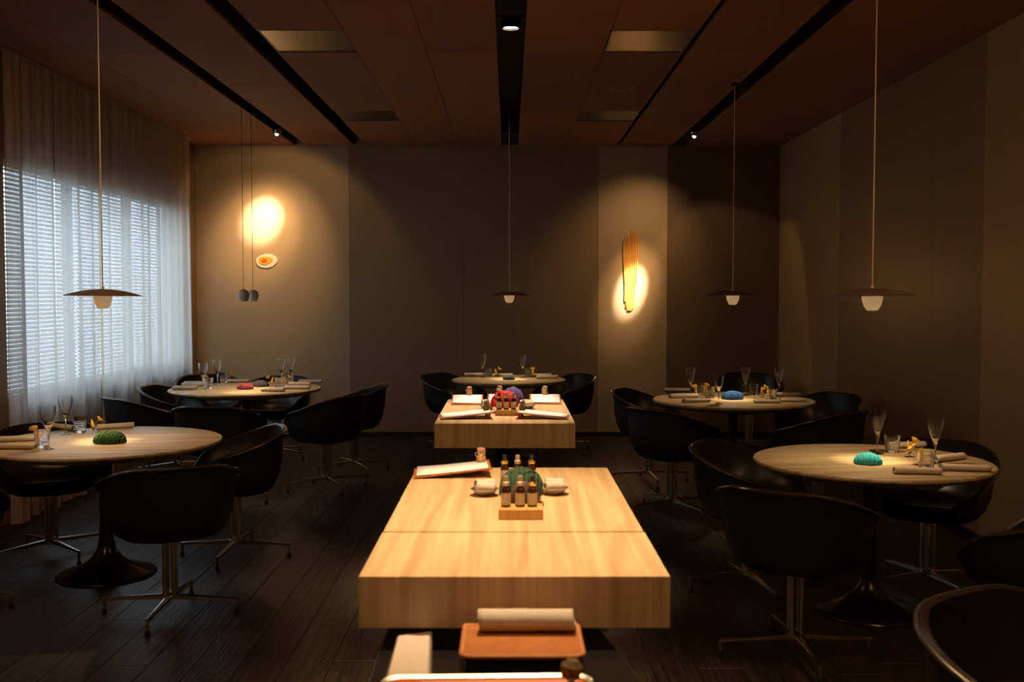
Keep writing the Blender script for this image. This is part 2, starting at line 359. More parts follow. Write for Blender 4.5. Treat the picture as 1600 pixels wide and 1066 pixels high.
# slots are closed short of the back wall
ce.box((-.075, 10.25, H+.01), (.10, YB+.01, H+.16)).box((1.75, 10.35, H+.004), (1.893, YB+.01, H+.16))
ce = tag(ce.build('ceiling', M['black'], smooth=False), kind='structure')
cols = [(XL, -2.82, 0), (-2.82, -2.285, 1), (-2.165, -1.655, 0), (-1.53, -1.0, 1), (-1.0, -.54, 0), (-.54, -.075, 1), (.10, .62, 1), (.62, 1.155, 0), (1.19, 1.75, 1), (1.893, 2.40, 0), (2.40, XR+.012, 1)]
cuts0 = [YF, 1.3, 3.5, 5.72, 7.92, 10.14, YB]; cuts1 = [YF, 0.2, 2.4, 4.6, 6.84, 9.05, YB]
for a, b, k in cols:
    cc = cuts1 if k else cuts0
    if a in (-1.53, .62) :   # columns that carry the vent grilles
        cc = [YF, .2, 2.4, 4.6, 6.28, 6.84, 7.92, 9.0, 9.52, YB]
    for i in range(len(cc)-1):
        if a in (-1.53, .62) and i in (4, 7): continue
        MB().box((a+.002, cc[i]+.002, H), (b-.002, cc[i+1]-.002, H+.02)).build('ceiling_panel', M['ceil'], ce, smooth=False)
g = 'perforated ceiling vents'
for (a, b, y0, y1, lab) in ((-1.525, -1.0, 6.29, 6.83, 'perforated metal ceiling vent on the left, nearest the camera'), (.625, 1.15, 6.29, 6.83, 'perforated metal ceiling vent on the right with a yellow reflection'),
                            (-1.525, -1.0, 9.01, 9.51, 'dim perforated ceiling vent on the left, near the back wall'), (.625, 1.15, 9.01, 9.51, 'dim perforated ceiling vent on the right, near the back wall')):
    t = thing('ceiling_vent', ((a+b)/2, (y0+y1)/2, H), 0, lab, 'vent', g); hx = (b-a)/2; hy = (y1-y0)/2
    MB().box((-hx+.01, -hy+.01, .004), (hx-.01, hy-.01, .010)).build('perforated_plate', M['perf'], t, smooth=False)
    MB().box((-hx, -hy, .002), (hx, -hy+.01, .018)).box((-hx, hy-.01, .002), (hx, hy, .018)).box((-hx, -hy+.01, .002), (-hx+.01, hy-.01, .018)).box((hx-.01, -hy+.01, .002), (hx, hy-.01, .018)).build('frame', M['frame'], t, smooth=False)
t = thing('access_hatch', (.875, 8.02, H-.001), 0, 'small thin outlined access hatch in the right ceiling board', 'hatch')
MB().box((-.08, -.085, 0), (.08, .085, .0008)).build('hatch_plate', M['ceil'], t, smooth=False)
MB().box((-.084, -.089, -.0006), (-.08, .089, .0008)).box((.08, -.089, -.0006), (.084, .089, .0008)).box((-.08, -.089, -.0006), (.08, -.085, .0008)).box((-.08, .085, -.0006), (.08, .089, .0008)).build('hatch_rim', M['grille'], t, smooth=False)

# ------------------------------------------------------------------ ceiling spotlights
def make_spotlight():
    t = thing('spotlight', (0, 0, 0), 0, None, 'spotlight')
    MB().lathe([(.0, .13), (.03, .13), (.03, .05), (.008, .05), (.008, .05)], 16).build('mount', M['gloss_black'], t)
    h = MB().lathe([(0, .050), (.022, .046), (.038, .034), (.047, .014), (.048, -.004), (.043, -.022), (.033, -.036), (.026, -.042), (.022, -.038), (.020, -.02), (0, -.018)], 28).build('lamp_head', M['dark_chrome'], t); h.location.z = -.006
    MB().lathe([(.0, -.060), (.009, -.057), (.015, -.049), (.018, -.036), (.018, -.022)], 16).build('lens', M['lens'], h)
    MB().lathe([(.026, -.044), (.031, -.041), (.031, -.036), (.026, -.038)], 24, closed=True).build('bezel', M['chrome'], h)
    h.rotation_euler = (-.05, .10, 0)
    return t
sl = Kind(make_spotlight)
o = sl((-2.235, 9.97, H), 0, 'glowing chrome rimmed ceiling spotlight left, aimed at the egg shaped wall plate', 'ceiling spotlights in the side slots')
o2 = sl((1.82, 10.10, H), 0, 'dark ceiling spotlight right, aimed at the yellow wall piece', 'ceiling spotlights in the side slots')
t = thing('downlight', (.012, 6.22, H-.004), 0, 'round bright recessed downlight in the middle ceiling slot', 'downlight')
MB().lathe([(.048, .0), (.058, .0), (.058, .05), (.048, .05)], 32, closed=True).build('trim_ring', M['gloss_black'], t)
MB().lathe([(0, .012), (.047, .012)], 32).build('lens', M['lens'], t)
MB().box((-.087, -.07, .05), (.088, .07, .06)).build('bracket', M['black'], t, smooth=False)

# ------------------------------------------------------------------ pendant lamps
def make_pendant(top, R=.2, dark=False):
    t = thing('pendant_lamp', (0, 0, 0), 0, None, 'lamp')
    pr = []
    for i in range(11):
        u = i/10; pr.append((R*u, .034*(1-u*u)+.003))
    pr += [(R*.999, .0)]
    for i in range(9, -1, -1):
        u = i/10; pr.append((R*u, .034*(1-u*u)))
    MB().lathe(pr, 48).build('shade', M['lamp_shade'], t)
    b = []
    for i in range(9):
        a = i/8; b.append((.049*(1-.50*a**2.3), -.070*a))
    b += [(b[-1][0]-.004, -.070), (b[-1][0]-.006, -.04), (0, -.035)]
    MB().lathe([(.0, .0)]+b, 32).build('bulb_housing', M['ceramic'], t)
    MB().tube([(0, 0, .036), (0, 0, top)], .0032, 6).build('cord', M['cord'], t)
    MB().lathe([(0, .036), (.009, .036), (.007, .05), (0, .05)], 12).build('cord_grip', M['cord'], t)
    MB().lathe([(0, top+.02), (.03, top+.02), (.03, top), (0, top-.002)], 16).build('ceiling_rose', M['gloss_black'], t)
    return t
for nm, (x, y), lab, tilt, top in (('LF', (-2.215, 5.60), 'pendant lamp with a flat brown disc shade in front of the sheer curtain', (0, .01), H+.14),
                    ('RF', (1.75, 4.93), 'large disc pendant lamp with pale bulb housing over the front right round table', (0, -.015), H),
                    ('RB', (1.71, 7.82), 'disc pendant lamp over the back right round table with blue yarn', (0, 0), H),
                    ('CC', (.005, 9.72), 'smallest looking disc pendant lamp over the round table at the back centre', (0, 0), H+.14)):
    t = make_pendant(top-1.535-.02); t.location = (x, y, 1.535); t.rotation_euler = (0, tilt[1], 0)
    if tilt[1]:
        for c in kids(t):
            if c.name.startswith('cord') and 'grip' not in c.name or c.name.startswith('ceiling_rose'): c.rotation_euler = (0, -tilt[1], 0)
    tag(t, lab, 'lamp', 'disc pendant lamps')
for (x, y, z, lab) in ((-2.17, 8.39, 1.53, 'small grey egg shaped pendant lamp, the left one of the pair'), (-2.185, 8.76, 1.53, 'small grey egg shaped pendant lamp, the right one of the pair')):
    t = thing('egg_pendant', (x, y, z), 0, lab, 'lamp', 'pair of egg shaped pendant lamps')
    pr = []
    for i in range(15):
        a = PI*i/14; r = .047*math.sin(a)**.85*(1+.06*math.cos(a)) if 0 < i < 14 else 0
        zz = .056*math.cos(a)
        if zz < -.044: pr.append((.028, -.044)); pr.append((0, -.040)); break
        pr.append((r, zz))
    MB().lathe(pr, 28).build('egg_shade', M['grey_egg'], t)
    MB().tube([(0, 0, .054), (0, 0, H+.14-z)], .0022, 6).build('cord', M['cap_dark'], t)
    MB().lathe([(0, H+.155-z), (.025, H+.155-z), (.025, H+.13-z), (0, H+.128-z)], 16).build('ceiling_rose', M['gloss_black'], t)
    t.location.z = z

# ------------------------------------------------------------------ wall pieces
t = thing('wall_plate', (-2.615, YB-.001, 1.905), 0, 'white oval wall plate with yellow yolk and red ring, like a fried egg', 'plate')
def ell(mb, rx, ry, y0, y1, cx=0, cz=0, n=40, rough=0):
    vs = []; 
    for yy, s in ((y0, 1), (y1, .93)):
        for i in range(n):
            a = 2*PI*i/n; k = 1+rough*math.sin(3*a+1)
            vs.append((cx+rx*s*k*math.cos(a), yy, cz+ry*s*k*math.sin(a)+.05*rx*s*math.cos(a)))
    vs.append((cx, y1, cz)); fs = [(i, (i+1) % n, n+(i+1) % n, n+i) for i in range(n)]+[(n+i, n+(i+1) % n, 2*n) for i in range(n)]
    return mb.add(vs, fs)
WP = {k: mat('plate_'+k, c, .45) for k, c in dict(white=(.78, .74, .62), yellow=(.78, .42, .01), red=(.70, .08, .01), orange=(.80, .25, .03)).items()}
ell(MB(), .119, .078, -.0, -.014).build('plate_body', WP['white'], t)
ell(MB(), .078, .045, -.0145, -.020, -.012, .004, rough=.06).build('yolk', WP['yellow'], t)
ell(MB(), .030, .021, -.0205, -.0245, -.024, .004).build('red_ring', WP['red'], t)
ell(MB(), .014, .010, -.025, -.028, -.024, .004).build('ring_centre', WP['orange'], t)
# yellow hanging piece: uneven bundle of vertical strips
t = thing('wall_hanging', (1.318, YB-.001, 1.37), 0, 'yellow translucent vertical wall piece with ragged top, lit at its foot', 'artwork')
m, no, cr, mp = noisy(mat('yellow_resin', (.75, .38, .02), .3), (.66, .27, .03), (.85, .50, .13), (30, 1, 2), 3, 5, (.3, .7), .4, .002)
for i in range(9):
    x0 = -.077+i*.017; tops = [.76, .80, .83, .80, .86, .875, .86, .855, .83][i]; bot = [.10, .04, .0, .0, .0, .02, .05, .16, .3][i]
    sh = -.012*(1-0) ; d = .014+.008*random.random()
    mb = MB(); n = 10; P = []
    for j in range(n+1):
        z = bot+(tops-bot)*j/n; dx = .008*math.sin(z*7+i*.4)
        P.append([(x0+dx, 0, z), (x0+dx+.003, -d, z), (x0+dx+.014, -d, z), (x0+dx+.0165, 0, z)])
    mb.grid(P)
    mb.add(P[0], [(0, 1, 2, 3)]); mb.add(P[-1], [(3, 2, 1, 0)])
    mb.build('strip', m, t)
# radiator grille low on the back wall
t = thing('wall_grille', (-2.46, YB-.005, .03), 0, 'low pale slatted grille on the back wall behind the left table', 'grille')
MB().box((-.29, -.03, 0), (-.27, 0, .47)).box((.27, -.03, 0), (.29, 0, .47)).box((-.27, -.03, 0), (.27, 0, .015)).box((-.27, -.03, .455), (.27, 0, .47)).build('frame', M['grille'], t, smooth=False)
mesh = None
for i in range(15):
    if mesh is None: o = MB().box((-.27, -.022, 0), (.27, -.006, .014)).build('slat', M['grille'], t, smooth=False); mesh = o.data
    else: o = bpy.data.objects.new('slat', mesh); C.objects.link(o); o.parent = t
    o.location.z = .028+i*.0285

# ------------------------------------------------------------------ round tables
def round_table(x, y, R, label, rot=0):
    t = thing('round_table', (x, y, 0), rot, label, 'table', 'round pedestal tables')
    MB().lathe([(0, .74), (R-.012, .74), (R-.004, .7385), (R, .733), (R, .727), (R-.012, .715), (R-.10, .690), (R-.16, .682), (0, .680)], 96).build('tabletop', M['oak'], t, bang=30)
    MB().lathe([(0, .68), (.17, .68), (.17, .672), (.05, .664), (.036, .60), (.033, .45), (.033, .30), (.038, .20), (.052, .14), (.085, .09), (.14, .052), (.20, .030), (.245, .018), (.262, .010), (.264, .004), (.26, 0), (0, 0)], 64).build('pedestal', M['gloss_black'], t, bang=60)
    return t
tl = dict(LF='large round wooden table at the front left with green yarn', RF='large round wooden table at the front right with turquoise yarn', RB='round wooden table at the back right with blue yarn', LB='round wooden table at the back left with pink and charcoal yarn', CC='small round wooden table at the centre of the back wall')
for k, (x, y, R) in TB.items(): round_table(x, y, R, tl[k], .12)

# ------------------------------------------------------------------ armchairs
def ss(a, b, x):
    u = max(0, min(1, (x-a)/(b-a))); return u*u*(3-2*u)
def rimR(a, rx=.315, rf=.265, rb=.285, n=2.5):
    s, c = abs(math.sin(a)), math.cos(a); ry = rf if c > 0 else rb
    return (s**n/rx**n+abs(c)**n/ry**n)**(-1/n)
def rimH(a):
    d = abs(math.degrees(a)); return .478+.145*ss(26, 78, d)+.13*ss(60, 155, d)
def make_chair():
    t = thing('armchair', (0, 0, 0), 0, None, 'chair')
    n = 56
    def ring(fr, zf, out=0):
        r = []
        for i in range(n):
            a = -PI+2*PI*i/n; R = rimR(a); r.append(((R*fr+out)*math.sin(a), (R*fr+out)*math.cos(a), zf(a)))
        return r
    inner = []
    for f in (.02, .2, .4, .58): inner.append(ring(f, lambda a, f=f: .452+.010*(f/.58)**2+.006*math.cos(a)*f))
    for q in (.15, .32, .5, .68, .84, .95, 1.0):
        fr = .62+.33*math.sin(q*PI/2)
        inner.append(ring(fr, lambda a, q=q: .463+(rimH(a)-.463)*(1-math.cos(q*PI/2)) if q < 1 else rimH(a)))
    inner.append(ring(.985, lambda a: rimH(a)+.008)); inner.append(ring(1.0, lambda a: rimH(a)+.002, .010))
    MB().grid([list(r) for r in inner][::1] and [list(r)+[r[0]] for r in inner]).build('seat_shell_lining', M['leather'], t)
    outer = [ring(1.0, lambda a: rimH(a)+.002, .010), ring(1.0, lambda a: rimH(a)-.012, .002), ring(.985, lambda a: rimH(a)-.03, 0)]
    for q in (.12, .3, .5, .7, .85, 1.0):
        fr = .97-.42*(1-math.cos(q*PI/2))**1.25
        outer.append(ring(fr, lambda a, q=q: (rimH(a)-.03)*(1-math.sin(q*PI/2))+.385*math.sin(q*PI/2)))
    outer.append(ring(.3, lambda a: .381)); outer.append(ring(.02, lambda a: .379))
    MB().grid([list(r)+[r[0]] for r in outer]).build('shell', M['shell'], t)
    pts = [Vector(p)+Vector((0, 0, -.001)) for p in ring(1.0, lambda a: rimH(a), .012)]
    MB().tube(pts, .0065, 6, closed=True).build('rim_piping', M['piping'], t)
    # underseat bracket, column, star base
    br = MB()
    for k in range(4):
        a = PI/4+k*PI/2; br.tube([(.02*math.cos(a), .02*math.sin(a), .357), (.13*math.cos(a), .13*math.sin(a), .384)], .007, 6)
    br.lathe([(0, .368), (.045, .368), (.045, .350), (0, .350)], 20).build('bracket', M['chrome'], t)
    for k in range(4):
        a = PI/4+k*PI/2; MB().tube([(.029*math.cos(a), .029*math.sin(a), .10), (.029*math.cos(a), .029*math.sin(a), .352)], .0100, 10).build('column_rod', M['chrome'], t)
    MB().lathe([(0, .112), (.030, .112), (.040, .104), (.040, .086), (.02, .078), (0, .078)], 20).build('hub', M['chrome'], t)
    legm = None
    for k in range(4):
        if legm is None:
            P = []
            for u, wd, hh in ((.02, .016, .026), (.10, .013, .022), (.22, .011, .016), (.318, .010, .013), (.330, .008, .010)):
                zt = .106-(u*.075); P.append([(u, -wd, zt-hh), (u, -wd, zt-.004), (u, -wd*.45, zt), (u, wd*.45, zt), (u, wd, zt-.004), (u, wd, zt-hh), (u, -wd, zt-hh)])
            mb = MB().grid(P); mb.add(P[-1][:6], [(0, 1, 2, 3, 4, 5)])
            mb.tube([(.318, 0, .078), (.320, 0, .028)], .008, 8)
            lo = mb.build('leg', M['chrome'], t, bang=35); legm = lo.data
            gb = MB().lathe([(0, .026), (.009, .026), (.012, .016), (.0125, .0), (0, 0)], 12, Matrix.Translation((.320, 0, 0))).build('glide', M['black'], lo); gm = gb.data
        else:
            lo = bpy.data.objects.new('leg', legm); C.objects.link(lo); lo.parent = t
            gb = bpy.data.objects.new('glide', gm); C.objects.link(gb); gb.parent = lo
        lo.rotation_euler = (0, 0, k*PI/2+PI/4)
    return t
chair = Kind(make_chair)
# x, y, the point faced, extra turn (deg), turn of the star base (deg, absolute), label
def CH_OF(o): return [c for c in bpy.data.objects if c.parent == o]
def F(x, y, tx, ty): return math.atan2(-(tx-x), ty-y)
chairs = [
 (-1.63, 4.88, -2.22, 5.6, -14, 0, 'black armchair with its back to us at the front left table, nearest the camera'),
 (-1.61, 5.98, -3.2, 5.45, 0, -3, 'black armchair right of the front left table, its shiny lining open towards the table'),
 (-2.70, 6.00, -2.05, 4.6, 0, 50, 'black armchair between the sheer curtain and the front left table, facing us'),
 (-2.74, 4.86, -2.35, 5.6, 0, 20, 'black armchair cut off by the left picture edge, only a leg clearly seen'),
 (-2.19, 9.62, -2.25, 8.6, 0, 60, 'black armchair behind the back left table, seat seen under the tabletop'),
 (-2.88, 9.85, -2.4, 8.9, 0, 40, 'black armchair in the back left corner behind the glasses, only its rim seen'),
 (-2.83, 7.95, -2.15, 8.7, 0, 10, 'leftmost black armchair at the back left table, in front of the curtain'),
 (-2.86, 8.80, -2.1, 8.75, 0, 30, 'black armchair at the back left table, behind the leftmost one'),
 (-2.10, 7.42, -2.2, 8.7, -10, 15, 'black armchair with its back to us in front of the back left table'),
 (-1.44, 8.07, -2.4, 8.7, 0, 30, 'black armchair right of the back left table, nearer one of the overlapping two'),
 (-1.35, 8.87, -2.6, 8.7, 0, 30, 'black armchair right of the back left table, farther one of the overlapping two'),
 (-.535, 10.04, .3, 9.5, 0, 55, 'black armchair at the left side of the small centre back table'),
 (.53, 9.99, -.5, 9.45, 0, 35, 'black armchair at the right side of the small centre back table'),
 (1.15, 8.36, 2.1, 7.95, 0, 5, 'black armchair left of the back right table, under the glowing wall spot'),
 (1.155, 7.20, 1.72, 7.82, -6, 30, 'black armchair with its back to us at the front of the back right table'),
 (2.37, 10.05, 2.1, 8.6, 0, 20, 'black armchair in the far right corner behind the back right table'),
 (2.42, 8.02, 1.4, 7.5, 0, 40, 'black armchair right of the back right table with a glint on its arm'),
 (2.14, 7.03, 1.55, 7.75, 0, 10, 'black armchair with its back to us between the two right tables'),
 (1.257, 5.29, 2.3, 4.7, 0, 10, 'black armchair left of the front right table, curved arm open to the table'),
 (1.22, 4.30, 1.757, 4.93, 6, 2, 'black armchair with its back to us at the front right table'),
 (2.187, 5.285, 1.6, 4.3, 0, 17, 'black armchair behind the front right table by the right wall'),
 (2.10, 4.00, 1.35, 4.75, 0, 20, 'black armchair at the right picture edge below the front right table'),
 (1.33, 2.42, 1.9, 1.5, 0, 10, 'black armchair cut off by the bottom right corner, seen from above'),
]
for (x, y, tx, ty, d, ba, lab) in chairs:
    rz = F(x, y, tx, ty)+math.radians(d)
    o = chair((x, y, 0), rz, lab, 'black armchairs around the tables')
    if ba is not None:      # the seat swivels on its base: turn the star base to its own angle
        k = 0
        for c in CH_OF(o):
            if c.name.split('.')[0] == 'leg': c.rotation_euler[2] = math.radians(ba)-rz+k*PI/2; k += 1
            if c.name.split('.')[0] == 'column_rod': c.rotation_euler[2] = math.radians(ba)-rz

# ------------------------------------------------------------------ glassware and napkins
def make_flute():
    t = thing('champagne_flute', (0, 0, 0), 0, None, 'glass')
    pr = [(0, 0), (.032, 0), (.033, .0015), (.012, .005), (.0045, .010), (.0038, .03), (.0042, .075), (.010, .095), (.023, .130), (.034, .165), (.0395, .195), (.0385, .225), (.0373, .225), (.0383, .195), (.0328, .165), (.0218, .130), (.009, .098), (0, .090)]
    MB().lathe(pr, 28).build('glass_body', M['glass'], t, bang=50); return t
def make_tumbler():
    t = thing('tumbler', (0, 0, 0), 0, None, 'glass')
    MB().lathe([(0, 0), (.031, 0), (.033, .003), (.036, .05), (.041, .088), (.0425, .090), (.041, .0905), (.0385, .088), (.0335, .05), (.0305, .014), (0, .012)], 32).build('glass_body', M['glass'], t, bang=50)
    mb = MB()
    for z, r in ((.024, .0350), (.036, .0358), (.048, .0365), (.060, .0375)):
        mb.tube([(r*math.cos(2*PI*i/28), r*math.sin(2*PI*i/28), z) for i in range(28)], .0013, 5, closed=True)
    mb.build('raised_rings', M['glass'], t); return t
def make_vase():
    t = thing('bud_glass', (0, 0, 0), 0, None, 'glass')
    MB().lathe([(0, 0), (.026, 0), (.026, .0015), (.006, .004), (.0035, .009), (.0040, .016), (.012, .026), (.014, .044), (.0132, .044), (.0112, .027), (.002, .018), (0, .017)], 20).build('glass_body', M['glass'], t, bang=50); return t
def make_flower(kind=0):
    t = thing('yellow_blossom', (0, 0, 0), 0, None, 'flower')
    mb = MB(); pts = [(0.0, 0, .022), (-.002, 0, .040), (-.006, 0, .062), (-.010, 0, .080)]
    mb.tube(pts, [.008, .0105, .0075, .0025], 10)
    mb.build('orange_spike', M['flower_o'], t)
    MB().tube([(.004, 0, .03), (.014, .002, .055), (.026, .003, .072)], .0016, 5).build('stem', M['stem'], t)
    for k in range(6):
        a = 2*PI*k/6; P = []
        for i in range(5):
            u = i/4; w_ = .018*math.sin(PI*(.15+.75*u)); r = .003+.020*math.sin(u*1.5); h = .024*u*(1.1-.4*u)
            P.append([(r*math.cos(a+q*w_/.022), r*math.sin(a+q*w_/.022), h+.001*math.sin(k*2+i)) for q in (-1, 0, 1)])
        MB().grid(P, Matrix.Translation((.028, .003, .070)) @ Matrix.Rotation(.7, 4, 'Y')).build('petal', M['flower'], t, solid=.0012)
    return t
def make_napkin(wid=.056, hgt=.035, L_=.225, turns=2.0, matn='linen', seed=0):
    t = thing('rolled_napkin', (0, 0, 0), 0, None, 'napkin')
    n = 46; P = []
    for j in range(15):
        x = -L_/2+L_*j/14; row = []
        for i in range(n):
            u = i/(n-1); a = -PI/2+2*PI*turns*u; k = 1-.42*(1-u)
            wob = 1+.05*noise.noise(Vector((x*18+seed, math.cos(a), math.sin(a))))
            row.append((x+.004*math.sin(a+seed), wid/2*k*math.cos(a)*wob, hgt/2+hgt/2*k*math.sin(a)*wob+.0012))
        P.append(row)
    MB().grid(P).build('cloth', M[matn], t, solid=.002); return t
flute, tumbler, vase, flower = Kind(make_flute), Kind(make_tumbler), Kind(make_vase), Kind(make_flower)
napkin = Kind(make_napkin)
TZ = .7402
def at(px, py): p = pz(px, py, TZ); return (p.x, p.y, TZ)
FLU = [(76, 702, 'champagne flute on the front left table, nearer and left one'), (103, 679, 'champagne flute on the front left table, farther one with its long stem in full view'),
 (318, 609, 'leftmost flute on the back left table'), (340, 602, 'second flute from the left on the back left table'), (440, 599, 'third flute from the left on the back left table'), (455, 598, 'rightmost flute on the back left table'),
 (754, 590, 'left flute on the small centre back table'), (817, 590, 'right flute on the small centre back table'),
 (1079, 619, 'leftmost flute on the back right table'), (1123, 631, 'nearest flute on the back right table, just left of the blue yarn'), (1165, 618, 'flute on the back right table, just right of the blue yarn'), (1217, 620, 'rightmost flute on the back right table'),
 (1371, 709, 'tall flute on the front right table, left one, next to the turquoise yarn'), (1461, 724, 'flute on the front right table, right one behind the pinkish tumbler')]
for x, y, l in FLU: flute(at(x, y), 0, l, 'champagne flutes')
TUM = [(125, 676, 'tumbler on the front left table behind the green yarn, rim pale'), (66, 699, 'tumbler on the front left table with an orange blossom behind it, left'),
 (326, 607, 'leftmost tumbler on the back left table'), (350, 598, 'tumbler on the back left table next to the first yellow blossom'), (436, 606, 'nearer tumbler on the right half of the back left table'), (453, 600, 'farther tumbler on the right half of the back left table'),
 (763, 589, 'left tumbler on the small centre back table'), (826, 589, 'right tumbler on the small centre back table'),
 (1092, 615, 'leftmost tumbler on the back right table'), (1109, 622, 'second tumbler from the left on the back right table'), (1178, 617, 'third tumbler from the left on the back right table'), (1206, 627, 'rightmost tumbler on the back right table'),
 (1394, 707, 'tumbler beside the left flute on the front right table'), (1447, 734, 'tumbler nearest the camera on the front right table')]
for x, y, l in TUM: tumbler(at(x, y), 0, l, 'ribbed tumblers')
VAS = [(146, 677, 'front left table beside the green yarn', .3), (58, 694, 'front left table behind the nearer tumbler', 2.4), (358, 597, 'back left table behind the pink yarn', .2), (318, 603, 'back left table behind the leftmost tumbler', 1.2), (425, 604, 'back left table left of the right tumblers', 2.8), (446, 603, 'back left table between the right glasses', 0),
 (775, 589, 'small centre back table, left half', .2), (833, 590, 'small centre back table, right half', 1.5), (1101, 618, 'back right table between the left tumblers', .8), (1087, 621, 'back right table left of the blue yarn', 1.6), (1191, 621, 'back right table right of the blue yarn', .4), (1200, 624, 'back right table beside the rightmost tumbler', 2.2),
 (1421, 714, 'front right table right of the clear tumbler', .3), (1437, 726, 'front right table beside the nearest tumbler', 2.9)]
for x, y, l, r in VAS:
    vase(at(x, y), 0, 'tiny bud glass, '+l, 'bud glasses'); p = at(x, y)
    flower((p[0], p[1], p[2]+.002), r, 'yellow blossom in its bud glass, '+l, 'yellow blossoms')
NAP = [(22, 702, 0, 'front left table, nearest the camera at the left edge'), (30, 690, 14, 'front left table, second from the camera at the left edge'), (97, 671, -30, 'front left table behind the flute'), (180, 670, 30, 'front left table right of the bud glass'),
 (290, 609, 5, 'back left table, leftmost and nearest'), (303, 604, 5, 'back left table, second on the left'), (307, 600, 3, 'back left table, third on the left'), (372, 598, 8, 'back left table behind the yellow blossom'),
 (427, 612, -5, 'back left table, right of the pink yarn'), (465, 608, 2, 'back left table, nearest on the right side'), (468, 603, 2, 'back left table, middle one on the right side'), (485, 599, 2, 'back left table, farthest on the right side'),
 (742, 588, -5, 'small centre back table, leftmost'), (785, 588, 6, 'small centre back table, behind the navy yarn'), (846, 588, 5, 'small centre back table, farther one on the right'), (855, 592, 8, 'small centre back table, nearer one on the right'),
 (1058, 612, -8, 'back right table, farthest on the left'), (1068, 622, 10, 'back right table, middle one on the left'), (1088, 629, 12, 'back right table, nearest on the left'), (1198, 630, -3, 'back right table right of the blue yarn, nearest'), (1238, 628, -6, 'back right table, rightmost'), (1230, 619, 6, 'back right table, farthest on the right'),
 (1433, 741, -8, 'front right table, nearest the camera'), (1507, 736, -12, 'front right table, at the right edge'), (1482, 720, 28, 'front right table, behind the right flute'), (1415, 700, 10, 'front right table, farthest one behind the bud glass')]
for x, y, r, l in NAP:
    o = napkin(at(x, y), math.radians(r), 'rolled beige napkin on the '+l, 'rolled napkins'); o.scale = (random.uniform(.84, 1.02), random.uniform(.85, 1.1), random.uniform(.68, 1.0))

# ------------------------------------------------------------------ yarn
def yarn(name_c, loc, rx, ry, h, label, rz=0, seed=1, th=.0042, tail=False):
    rnd = random.Random(seed); mb = MB()
    mb.lathe([(0.001, h*.90), (rx*.45, h*.80), (rx*.78, h*.5), (rx*.88, h*.2), (rx*.8, .001), (0.001, .001)], 20, sy=ry/rx)
    for g in range(3):
        ax = rnd.uniform(-.5, .5)+g*.9; n = 15
        for k in range(n):
            off = (k/(n-1)*2-1)*.93+rnd.uniform(-.02, .02); pts = []; s = math.sqrt(max(0, 1-off*off)); tw = rnd.uniform(-.12, .12)
            lift = 1+.03*g+rnd.uniform(-.03, .03)
            for i in range(15):
                a = PI*i/14; lx = -math.cos(a)*s; ly = off+tw*math.sin(a)*(1-abs(off)); zz = math.sin(a)*s*1.0
                lx2 = lx*math.cos(ax)-ly*math.sin(ax); ly2 = lx*math.sin(ax)+ly*math.cos(ax)
                pts.append((rx*lx2*.97*lift, ry*ly2*.97*lift, th+max(0, zz)**.8*(h-2*th)*lift*.98))
            mb.tube(pts, th*rnd.uniform(.85, 1.1), 5)
    if tail: mb.tube([(rx*.9, 0, h*.5), (rx*1.05, -ry*.3, h*.25), (rx*1.1, -ry*.5, .006), (rx*1.2, -ry*.9, .005)], th*.9, 5)
    o = mb.build('yarn_ball', M['yarn_'+name_c]); o.location = loc; o.rotation_euler = (0, 0, rz)
    return tag(o, label, 'yarn', 'yarn skeins')
def ya(px, py): p = pz(px, py, TZ); return (p.x, p.y+.04, TZ+.0005)
yarn('green', ya(167, 694), .083, .062, .066, 'dark green yarn skein on the front left table', seed=2)
yarn('pink', ya(381, 609), .066, .055, .050, 'pink yarn skein on the back left table', seed=3)
yarn('charcoal', ya(406, 605), .066, .055, .056, 'charcoal yarn skein behind the pink one', seed=4)
yarn('navy', ya(795, 594), .053, .050, .046, 'small navy yarn skein on the centre back table', seed=5)
yarn('blue', ya(1146, 625), .078, .058, .063, 'bright blue yarn skein on the back right table', seed=6)
yarn('teal', ya(1361, 727), .062, .055, .052, 'turquoise yarn skein on the front right table', seed=7)

# ------------------------------------------------------------------ service tables (thick wooden slabs on a dark foot)
ST = .90
def slab_table(cx, y0, ys, y1, wid, label):
    t = thing('service_table', (cx, (y0+y1)/2, 0), 0, label, 'table', 'thick topped service tables'); oy = (y0+y1)/2; th = .124; hw = wid/2
    if ys:
        MB().box((-hw, ys-oy+.001, ST-th), (hw, y1-oy, ST)).build('tabletop', M['ash'], t, smooth=True, bevel=.002)
        MB().box((-hw-.003, y0-oy, ST-th), (hw+.004, ys-oy-.001, ST-.003)).build('sliding_leaf', M['ash'], t, smooth=True, bevel=.002)
    else: MB().box((-hw, y0-oy, ST-th), (hw, y1-oy, ST)).build('tabletop', M['ash'], t, smooth=True, bevel=.002)
    l = (y1-oy)*.55
    MB().box((-.055, -l*.5, .02), (.055, l, ST-th)).build('pedestal', M['black'], t, smooth=False)
    MB().box((-.075, -l*.8, 0), (.075, l, .02)).build('foot_plate', M['black'], t, smooth=False)
    return t
a = pz(562, 899, ST); b = pz(1046, 901, ST); k = pz(800, 830, ST); e = pz(655, 731, ST); f = pz(944, 731, ST)
NY0, NYS, NY1 = a.y, k.y, e.y
slab_table((a.x+b.x)/2, NY0, NYS, NY1, b.x-a.x, 'long pale wooden service table in the foreground centre')
a = pz(678.5, 662, ST); b = pz(899, 662, ST); e = pz(699, 624, ST)
FY0, FY1 = a.y, e.y
slab_table((a.x+b.x)/2, FY0, None, FY1, b.x-a.x, 'pale wooden service table behind the foreground one, with red yarn')

